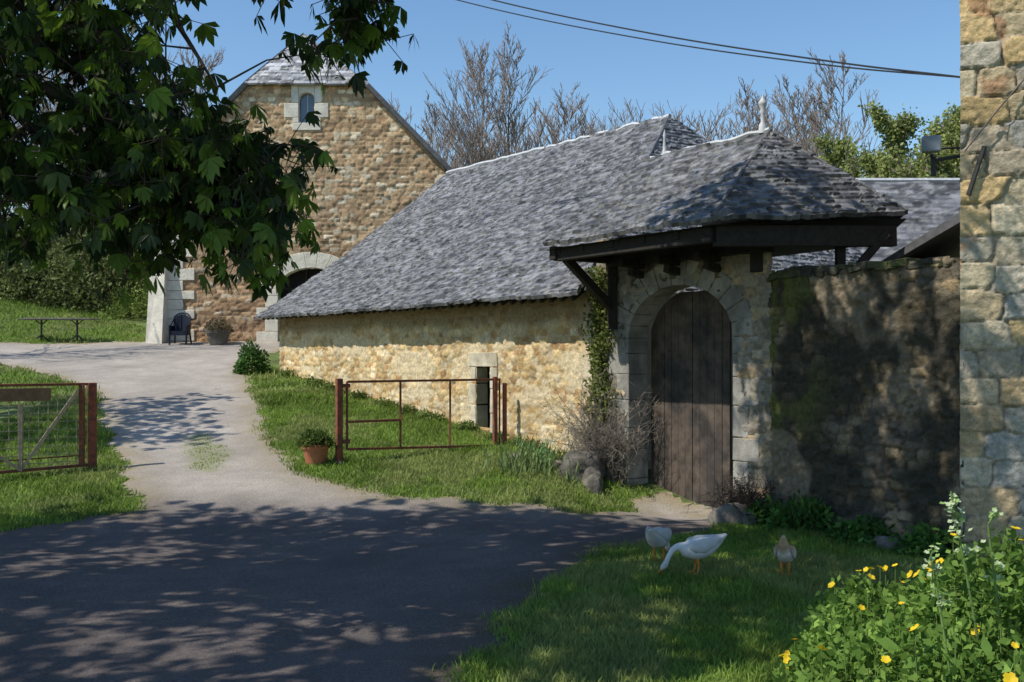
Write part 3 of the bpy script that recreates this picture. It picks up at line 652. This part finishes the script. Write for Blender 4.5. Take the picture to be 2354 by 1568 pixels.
for k in range(10):
    px=r.uniform(-60,520);Y=r.uniform(70,88);x,h=top(px,r.uniform(120,300),Y);allS.append(baretree(x,Y,h,360+k,spread=.7,maxn=2200,rmin=.024))
segmesh('distant_woodland',np.concatenate(allS),M_bark2,3)
bt('bare_tree',-19.5,30.5,13,77,spread=.6,maxn=1500)
for k,(px,py,Y) in enumerate([(2010,285,42),(2165,265,38),(1925,335,46),(2090,290,40)]):
    x,h=top(px,py,Y);e,S=bt('budding_tree',x,Y,h,200+k,spread=.9,maxn=6000)
    r2_=np.random.default_rng(k);n_=15000;id_=r2_.integers(600,len(S),n_);C=S[id_,3:6]+r2_.normal(0,.14,(n_,3));C=C[C[:,2]>5]
    quadleaves('leaves',C,.14,M_fol,(.20,.24,.07),(.38,.42,.15),k+9,e,vr=.9,asp=.7)
# ---------------- shrubs
def shrub(name,blobs,n,size,cA,cB,seed,vr=1.0,droop=0,twig=0):
    rr=np.random.default_rng(seed);e=empty(name);C=[];S=[]
    for (x,y,rx,ry,h) in blobs:
        z=float(gz(x,y));k=int(n*rx*h);u=rr.normal(size=(k,3));u/=np.linalg.norm(u,axis=1)[:,None];u[:,2]=abs(u[:,2])
        rad=(.55+.5*rr.random(k))*(.75+.5*fbm(u[:,0]*2+x,u[:,1]*2+u[:,2]*2.3+y,seed));P=u*rad[:,None]*A(rx,ry,h)+A(x,y,z);C.append(P)
        for t in range(int(twig*rx*h)):
            q=P[rr.integers(k)];S.append([x+rr.normal()*rx*.25,y+rr.normal()*ry*.25,z,*(q+rr.normal(0,.06,3)*1),.012,.004])
    quadleaves('leaves',np.concatenate(C),size,M_fol,cA,cB,seed,e,vr=vr,droop=droop)
    if S:segmesh('stems',S,M_bark,3,e)
    return e
bl=[]
for k in range(22): bl.append((r.uniform(-31,-14.5),r.uniform(43,56),r.uniform(1.6,3.2),2,r.uniform(2,4.8)))
shrub('hedgerow',bl,620,.2,(.07,.095,.03),(.20,.23,.08),11,twig=6)
bl=[]
for k in range(9): bl.append((r.uniform(-30,-13.8),r.uniform(41,46),r.uniform(1,2.2),1.5,r.uniform(.7,1.7)))
shrub('bramble_thicket',bl,900,.14,(.14,.19,.045),(.24,.31,.08),12)
bl=[(r.uniform(-30,-15),r.uniform(47,60),3,2,r.uniform(4,7)) for k in range(10)]
shrub('brown_thicket',bl,230,.15,(.18,.14,.09),(.29,.23,.15),13,twig=14)
shrub('small_bush',[(-7.35,28.9,.42,.4,.85)],6000,.1,(.04,.1,.02),(.13,.24,.06),14)
shrub('wall_weeds',[(W(s,.25,0)[0],W(s,.25,0)[1],.22,.15,.2) for s in np.linspace(3,15,20)+r.normal(0,.25,20)],4500,.07,(.08,.13,.03),(.2,.25,.07),15)
shrub('nettle_clump',[(4.1,14.4,.5,.3,.45),(4.7,13.6,.5,.3,.35),(3.7,14.9,.3,.3,.4),(5.2,12.8,.4,.3,.4)],5000,.1,(.04,.1,.02),(.12,.24,.05),16)
iv=[];rr=np.random.default_rng(8)
for k in range(3600):
    z=rr.uniform(.9,4.0);iv.append(W(2.02+rr.normal(0,.14+.06*math.sin(z*5)),.06+abs(rr.normal(0,.09)),z))
quadleaves('ivy',np.array(iv),.075,M_fol,(.05,.08,.02),(.24,.26,.07),21,vr=1.2)
def vine(s0,p0,n,hmax,spread,seed):
    q=np.random.default_rng(seed);S=[]
    for k in range(n):
        s=s0+q.normal(0,spread*.35);x=W(s,p0+q.normal(0,.06),.0);p=A(x[0],x[1],float(gz(x[0],x[1]))-.05);d=nz(A(q.normal(0,.12),q.normal(0,.12),1));L=q.uniform(.35,1)*hmax
        for j in range(12):
            t=j/11;e=p+d*L/12;S.append([*p,*e,.009*(1-t*.7),.009*(1-(t+.1)*.7)]);p=e;d=nz(d+q.normal(0,.2,3)-A(0,0,.04*t))
            for _ in range(2):
                f=p+nz(q.normal(0,1,3)-A(0,0,.5))*q.uniform(.08,.2);S.append([*p,*f,.004,.002])
    return S
segmesh('dead_vine',vine(1.80,.16,260,2.1,.55,1),mat('dry_twigs',(.21,.18,.15),.9,bst=0),3)
segmesh('dry_climber',vine(-1.45,.25,120,.95,.5,2),M_bark,3)
def blade_plant(name,cx,cy,rx,ry,n,h,seed,cA=(.07,.17,.06),cB=(.17,.32,.13)):
    q=np.random.default_rng(seed);x=cx+q.normal(0,rx,n);y=cy+q.normal(0,ry,n)
    V,c=blades(x,y,h,.03,q,cA,cB);npmesh(name,V,bF(n),M_fol,c)
blade_plant('iris_clump',.35,17.9,.32,.22,260,.42,1);blade_plant('iris_clump.001',1.0,17.4,.16,.16,50,.3,2)
def rock(name,x,y,sx,sy,sz,seed):
    u,v=np.meshgrid(np.linspace(0,2*np.pi,29)[:-1],np.linspace(.02,np.pi-.02,16));n=np.stack([np.cos(u)*np.sin(v),np.sin(u)*np.sin(v),np.cos(v)],-1)
    f=.65+.7*fbm(n[...,0]*1.5+seed,n[...,1]*1.5+n[...,2]*1.7,seed);n=np.sign(n)*np.abs(n)**.8*f[...,None]*A(sx,sy,sz)
    P=n+A(x,y,float(gz(x,y))+sz*.25);i=np.arange(28*16).reshape(16,28);j=np.roll(i,-1,1);F=np.stack([i[:-1],i[1:],j[1:],j[:-1]],-1).reshape(-1,4)
    npmesh(name,P.reshape(-1,3),F,M_rock,smooth=True)
for k,(s,p,sx,sz) in enumerate([(1.8,.7,.4,.36),(1.42,.8,.18,.24),(1.2,.95,.12,.24),(-1.4,.55,.3,.26),(-1.75,.5,.16,.16),(2.5,.7,.2,.12),(-3.9,.35,.2,.13),(3.3,.9,.2,.08)]):
    x=W(s,p,0);rock('boulder' if k==0 else 'boulder.%03d'%k,x[0],x[1],sx,sx*.8,sz,k+3)
# ---------------- pot, table, chair, planter
def pot(name,x,y,r_,h,seed,cA,cB,m=None):
    e=empty(name);a=Acc();z=float(gz(x,y));a.lathe((x,y,z),[(.001,0),(r_*.66,0),(r_*.92,h*.8),(r_*1.03,h*.8),(r_*1.05,h),(r_*.9,h),(r_*.86,h*.85),(.001,h*.85)],24);a.obj('pot',m or M_terra,e,smooth=False)
    q=np.random.default_rng(seed);u=q.normal(size=(1500,3));u/=np.linalg.norm(u,axis=1)[:,None];u[:,2]=abs(u[:,2]);C=u*(q.random(1500)**.4)[:,None]*A(r_*1.15,r_*1.15,r_*1.15)+A(x,y,z+h*.9)
    quadleaves('plant',C,.07,M_fol,cA,cB,seed,e)
pot('flower_pot',-3.5,18.25,.25,.36,1,(.05,.09,.02),(.16,.2,.05));pot('planter',-10.1,35.2,.42,.5,2,(.10,.08,.04),(.24,.2,.12),M_rock)
tb=empty('garden_table');a=Acc();zx=float(gz(-15.8,35.8));a.box((-15.8,35.8,zx+.8),(2.5,.9,.05));a.obj('top',mat('table_top',(.14,.13,.12),.6),tb,bevel=.01)
a=Acc()
for x in(-16.45,-15.2):
    a.tube([(x,35.8,zx+.08),(x,35.8,zx+.78)],.035,8);
    for sx in(-1,1):
        a.tube(crom([(x,35.8,zx+.25),(x+sx*.14,35.8+sx*.1,zx+.1),(x+sx*.24,35.8+sx*.2,zx+.0)]),.025,6);a.tube([(x,35.8,zx+.6),(x+sx*.22,35.8,zx+.78)],.02,6)
a.obj('pedestals',M_iron,tb)
ch=empty('garden_chair');cx,cy=-11.4,35.2;cz=float(gz(cx,cy));a=Acc();a.box((cx,cy,cz+.45),(.55,.5,.05))
for i in range(7):
    t=-1+2*i/6;a.box((cx+t*.25,cy+.24-.07*abs(t),cz+.75-.05*t*t),(.082,.03,.62-.1*t*t),(1,-.3*t,0),az=A(0,.12,1))
a.tube(crom([(cx-.28,cy+.2,cz+.95),(cx-.18,cy+.27,cz+1.06),(cx,cy+.3,cz+1.1),(cx+.18,cy+.27,cz+1.06),(cx+.28,cy+.2,cz+.95)]),.03,6)
for sx in(-1,1):
    a.tube([(cx+sx*.28,cy+.22,cz+.95),(cx+sx*.32,cy-.05,cz+.68),(cx+sx*.3,cy-.24,cz+.65),(cx+sx*.28,cy-.28,cz)],.034,6);a.tube([(cx+sx*.25,cy+.2,cz+.5),(cx+sx*.29,cy+.3,cz)],.03,6);a.box((cx+sx*.27,cy,cz+.5),(.03,.45,.32))
a.box((cx,cy-.24,cz+.38),(.5,.03,.12))
a.obj('chair_shell',M_plastic,ch)
# ---------------- birds
def bird(name,x,y,ang,sc_,rings,cols,legs,beak,extra=None):
    e=empty(name);a=Acc()
    idx=list(range(len(rings)));pts=crom([q[0] for q in rings],5);ws=np.interp(np.linspace(0,len(rings)-1,len(pts)),idx,[q[1] for q in rings]);hs_=np.interp(np.linspace(0,len(rings)-1,len(pts)),idx,[q[2] for q in rings]);
    RR=[]
    for i,p in enumerate(pts):
        d=pts[min(i+1,len(pts)-1)]-pts[max(i-1,0)];RR.append((p,d,ws[i],hs_[i]))
    a.loft(RR,16);t=np.repeat(np.linspace(0,1,len(pts)),16);V=np.array(a.v)
    col=cols(t,V);o=a.obj('body',M_white,e,smooth=True,col=col);s=o.modifiers.new('s','SUBSURF');s.levels=1;s.render_levels=1
    a=Acc()
    for sy in(-1,1):
        w=legs['wing'];RRw=[]
        for i,(px,pz,h) in enumerate(w):
            d=A(w[min(i+1,len(w)-1)][0]-w[max(i-1,0)][0],0,w[min(i+1,len(w)-1)][1]-w[max(i-1,0)][1]);RRw.append((A(px,sy*legs['wy'][i],pz),d,.022,h))
        a.loft(RRw,12)
    V=np.array(a.v);o=a.obj('wings',M_white,e,smooth=True,col=cols(np.full(len(V),.35),V)*.82)
    a=Acc();lx=legs['x'];lz=legs['z']
    for sy in(-1,1):
        yy=sy*legs['y'];a.tube([(lx,yy,lz),(lx-.015,yy,lz*.5),(lx,yy,.012)],[.016,.009,.008],8)
        for t_ in(-.5,0,.5):a.tube([(lx,yy,.012),(lx+.075*math.cos(t_),yy+.075*math.sin(t_),.008)],[.008,.004],6)
        if legs.get('web'):a.add([(lx,yy,.012),(lx+.068,yy-.036,.01),(lx+.075,yy,.01),(lx+.068,yy+.036,.01)],[(0,1,2),(0,2,3)])
    b=beak;a.tube(b,[.016,.012,.004],8);a.obj('legs_and_beak',M_orange,e)
    a=Acc();ey=legs['eye']
    for sy in(-1,1):a.lathe((ey[0],sy*ey[1],ey[2]),[(.001,-.006),(.006,0),(.001,.006)],8)
    a.obj('eyes',M_dark,e)
    if extra:extra(e)
    e.location=(x,y,float(gz(x,y))+.03);e.rotation_euler=(0,0,ang);e.scale=(sc_,)*3
goose=[((-.36,0,.42),.012,.008),((-.30,0,.385),.05,.028),((-.21,0,.335),.092,.075),((-.1,0,.29),.12,.115),((.01,0,.27),.125,.122),((.10,0,.275),.10,.10),((.155,0,.29),.062,.066),((.205,0,.30),.040,.044),((.26,0,.275),.031,.033),((.305,0,.215),.028,.029),((.335,0,.15),.027,.028),((.36,0,.105),.033,.036),((.385,0,.075),.028,.03),((.405,0,.052),.012,.012)]
def gcol(t,V):
    c=np.tile(A(.66,.65,.63),(len(V),1));g=ss(V[:,2],.2,.12)*.18+ss(-V[:,0],.1,.35)*.12+.12*fbm(V[:,0]*25,V[:,2]*30,3);return c*(1-g)[:,None]
wing={'wing':[(.10,.295,.02),(.05,.31,.065),(-.06,.325,.08),(-.18,.36,.055),(-.29,.40,.025),(-.35,.43,.006)],'wy':[.09,.112,.118,.085,.045,.02],'x':0,'z':.18,'y':.055,'web':True,'eye':(.362,.031,.115)}
bird('goose',(1600-1177)/2354*11.4,11.4,math.pi+.15,1.0,goose,gcol,wing,[(.395,0,.065),(.425,0,.03),(.445,0,.01)])
bird('goose.001',(1515-1177)/2354*12.1,12.1,1.15,1.05,goose,gcol,wing,[(.395,0,.065),(.425,0,.03),(.445,0,.01)])
hen=[((-.17,0,.41),.012,.03),((-.155,0,.37),.03,.05),((-.12,0,.30),.055,.065),((-.05,0,.23),.082,.085),((.04,0,.19),.085,.085),((.1,0,.175),.06,.07),((.14,0,.16),.035,.04),((.165,0,.13),.026,.028),((.18,0,.10),.026,.027),((.195,0,.08),.014,.014)]
def hcol(t,V):
    k=ss(V[:,2],.22,.3)[:,None];c=np.array([.62,.57,.5])*(1-k)+np.array([.42,.28,.16])*k;return c*(.6+.8*fbm(V[:,0]*40,V[:,2]*40,5))[:,None]
hw_={'wing':[(.09,.2,.015),(.04,.21,.055),(-.04,.24,.06),(-.11,.29,.03),(-.14,.32,.006)],'wy':[.07,.08,.08,.055,.03],'x':.0,'z':.13,'y':.035,'eye':(.185,.024,.105)}
def comb(e):
    a=Acc();a.box((.195,0,.125),(.05,.008,.025));a.obj('comb',mat('comb_red',(.4,.03,.02),.5,bst=0),e,bevel=.004)
bird('hen',(1805-1177)/2354*11.3,11.3,1.2,1.15,hen,hcol,hw_,[(.2,0,.08),(.21,0,.065),(.22,0,.05)],comb)
# ---------------- foreground flowers
fb=empty('flower_border');q=np.random.default_rng(31)
N=66000
x=q.uniform(.9,4.0,N);y=q.uniform(3.7,7.2,N)
ed=(x-(1.10+.22*(y-4.5)+.35*(fbm(x*3,y*3,12)-.5)))
k=(ed>0)&(y<6.1+.9*fbm(x*2,y,4)+.2*x)&(x<y*.56);x=x[k];y=y[k];ed=ed[k]
hh=(.3+.7*ss(ed,0,.5))*(.38+.95*fbm(x*3,y*3,6))*.95*ss(y,7.6,6.2)
z=gz(x,y)+hh*q.random(len(x))**.45
quadleaves('leaves',np.stack([x,y,z],1),.045,M_fol,(.07,.14,.02),(.25,.39,.08),32,fb,vr=1.0,asp=.6)
kk=q.random(len(x))<.03;quadleaves('broad_leaves',np.stack([x,y,z],1)[kk],.10,M_fol,(.07,.15,.03),(.18,.30,.06),33,fb,vr=.9,asp=.45)
id_=q.integers(len(x),size=700);S=[[x[i]+q.normal(0,.04),y[i],float(gz(x[i],y[i])),x[i],y[i],z[i],.004,.003] for i in id_];M_gs=mat('green_stem',(.12,.19,.05),.7,bst=0);segmesh('stems',S,M_gs,4,fb)
Vf=[];Ff=[];Cf=[];St=[]
def flower(p,rad,col,npet=5):
    t=q.normal(0,.5,2);n=nz(A(t[0]-.2,t[1]-.35,1));x_=nz(np.cross(n,A(0,1,0)));y_=np.cross(n,x_)
    for k in range(npet):
        a=2*math.pi*k/npet;d=x_*math.cos(a)+y_*math.sin(a);s=-x_*math.sin(a)+y_*math.cos(a);b=len(Vf)
        for v in(p,p+d*rad*.55+s*rad*.5+n*rad*.25,p+d*rad+s*rad*.3+n*rad*.35,p+d*rad-s*rad*.3+n*rad*.35,p+d*rad*.55-s*rad*.5+n*rad*.25):Vf.append(v);Cf.append(col)
        Ff.append((b,b+1,b+2));Ff.append((b,b+2,b+3));Ff.append((b,b+3,b+4))
for k in range(95):
    i=q.integers(len(x));gt=float(gz(x[i],y[i]));h=float(hh[i]);p=A(x[i],y[i],gt+h+q.uniform(.01,.07));flower(p,q.uniform(.015,.027),(.8,.56,.02));St.append([x[i],y[i],gt,*p,.003,.002])
def stalk(x0,y0,tx,ty,tz,n):
    p0=A(x0,y0,float(gz(x0,y0)));p1=A(tx,ty,tz);c=crom([p0,(p0+p1)/2+A(.03,0,0),p1])
    for i in range(len(c)-1):St.append([*c[i],*c[i+1],.007,.004])
    for k in range(n):
        j=c[-1-q.integers(0,5)];e=j+nz(q.normal(0,1,3)+A(0,0,.6))*q.uniform(.02,.07);St.append([*j,*e,.003,.002])
        for _ in range(8):flower(e+q.normal(0,.014,3),.011,(.5,.58,.35) if q.random()<.6 else (.28,.42,.12),4)
stalk(2.02,4.3,1.80,4.2,1.93,11);stalk(1.84,4.2,1.74,4.25,1.66,7);stalk(2.1,4.4,2.0,4.3,1.78,4)
npmesh('petals',Vf,Ff,M_flower,np.array(Cf),parent=fb);segmesh('flower_stems',St,M_gs,5,fb)
# ---------------- light
el=52;h=nz(A(.9,.43,0));t=A(h[0]*math.cos(math.radians(el)),h[1]*math.cos(math.radians(el)),-math.sin(math.radians(el)))
sun=bpy.data.lights.new('sun','SUN');sun.energy=5;sun.angle=math.radians(.5);sun.color=(1,.95,.85);so=link(bpy.data.objects.new('sun',sun));so.rotation_euler=Vector(t).to_track_quat('-Z','Y').to_euler();so.location=(-20,-5,25)
w=bpy.data.worlds.new('World');sc.world=w;w.use_nodes=True;nt=w.node_tree;sk=nt.nodes.new('ShaderNodeTexSky');sk.sky_type='NISHITA';sk.sun_disc=False;sk.sun_elevation=math.radians(el);sk.sun_rotation=math.atan2(-h[0],-h[1]);sk.air_density=1.2;sk.dust_density=.15;sk.ozone_density=3.5
hv=nt.nodes.new('ShaderNodeHueSaturation');hv.inputs['Saturation'].default_value=1.12
nt.links.new(sk.outputs[0],hv.inputs['Color']);nt.links.new(hv.outputs[0],nt.nodes['Background'].inputs[0]);nt.nodes['Background'].inputs[1].default_value=.15
cam=bpy.data.cameras.new('camera');cam.lens=36;cam.sensor_width=36;cam.shift_y=.011;cam.clip_end=6000;co=link(bpy.data.objects.new('camera',cam));co.location=(0,0,2.5);co.rotation_euler=(math.pi/2,0,0);sc.camera=co
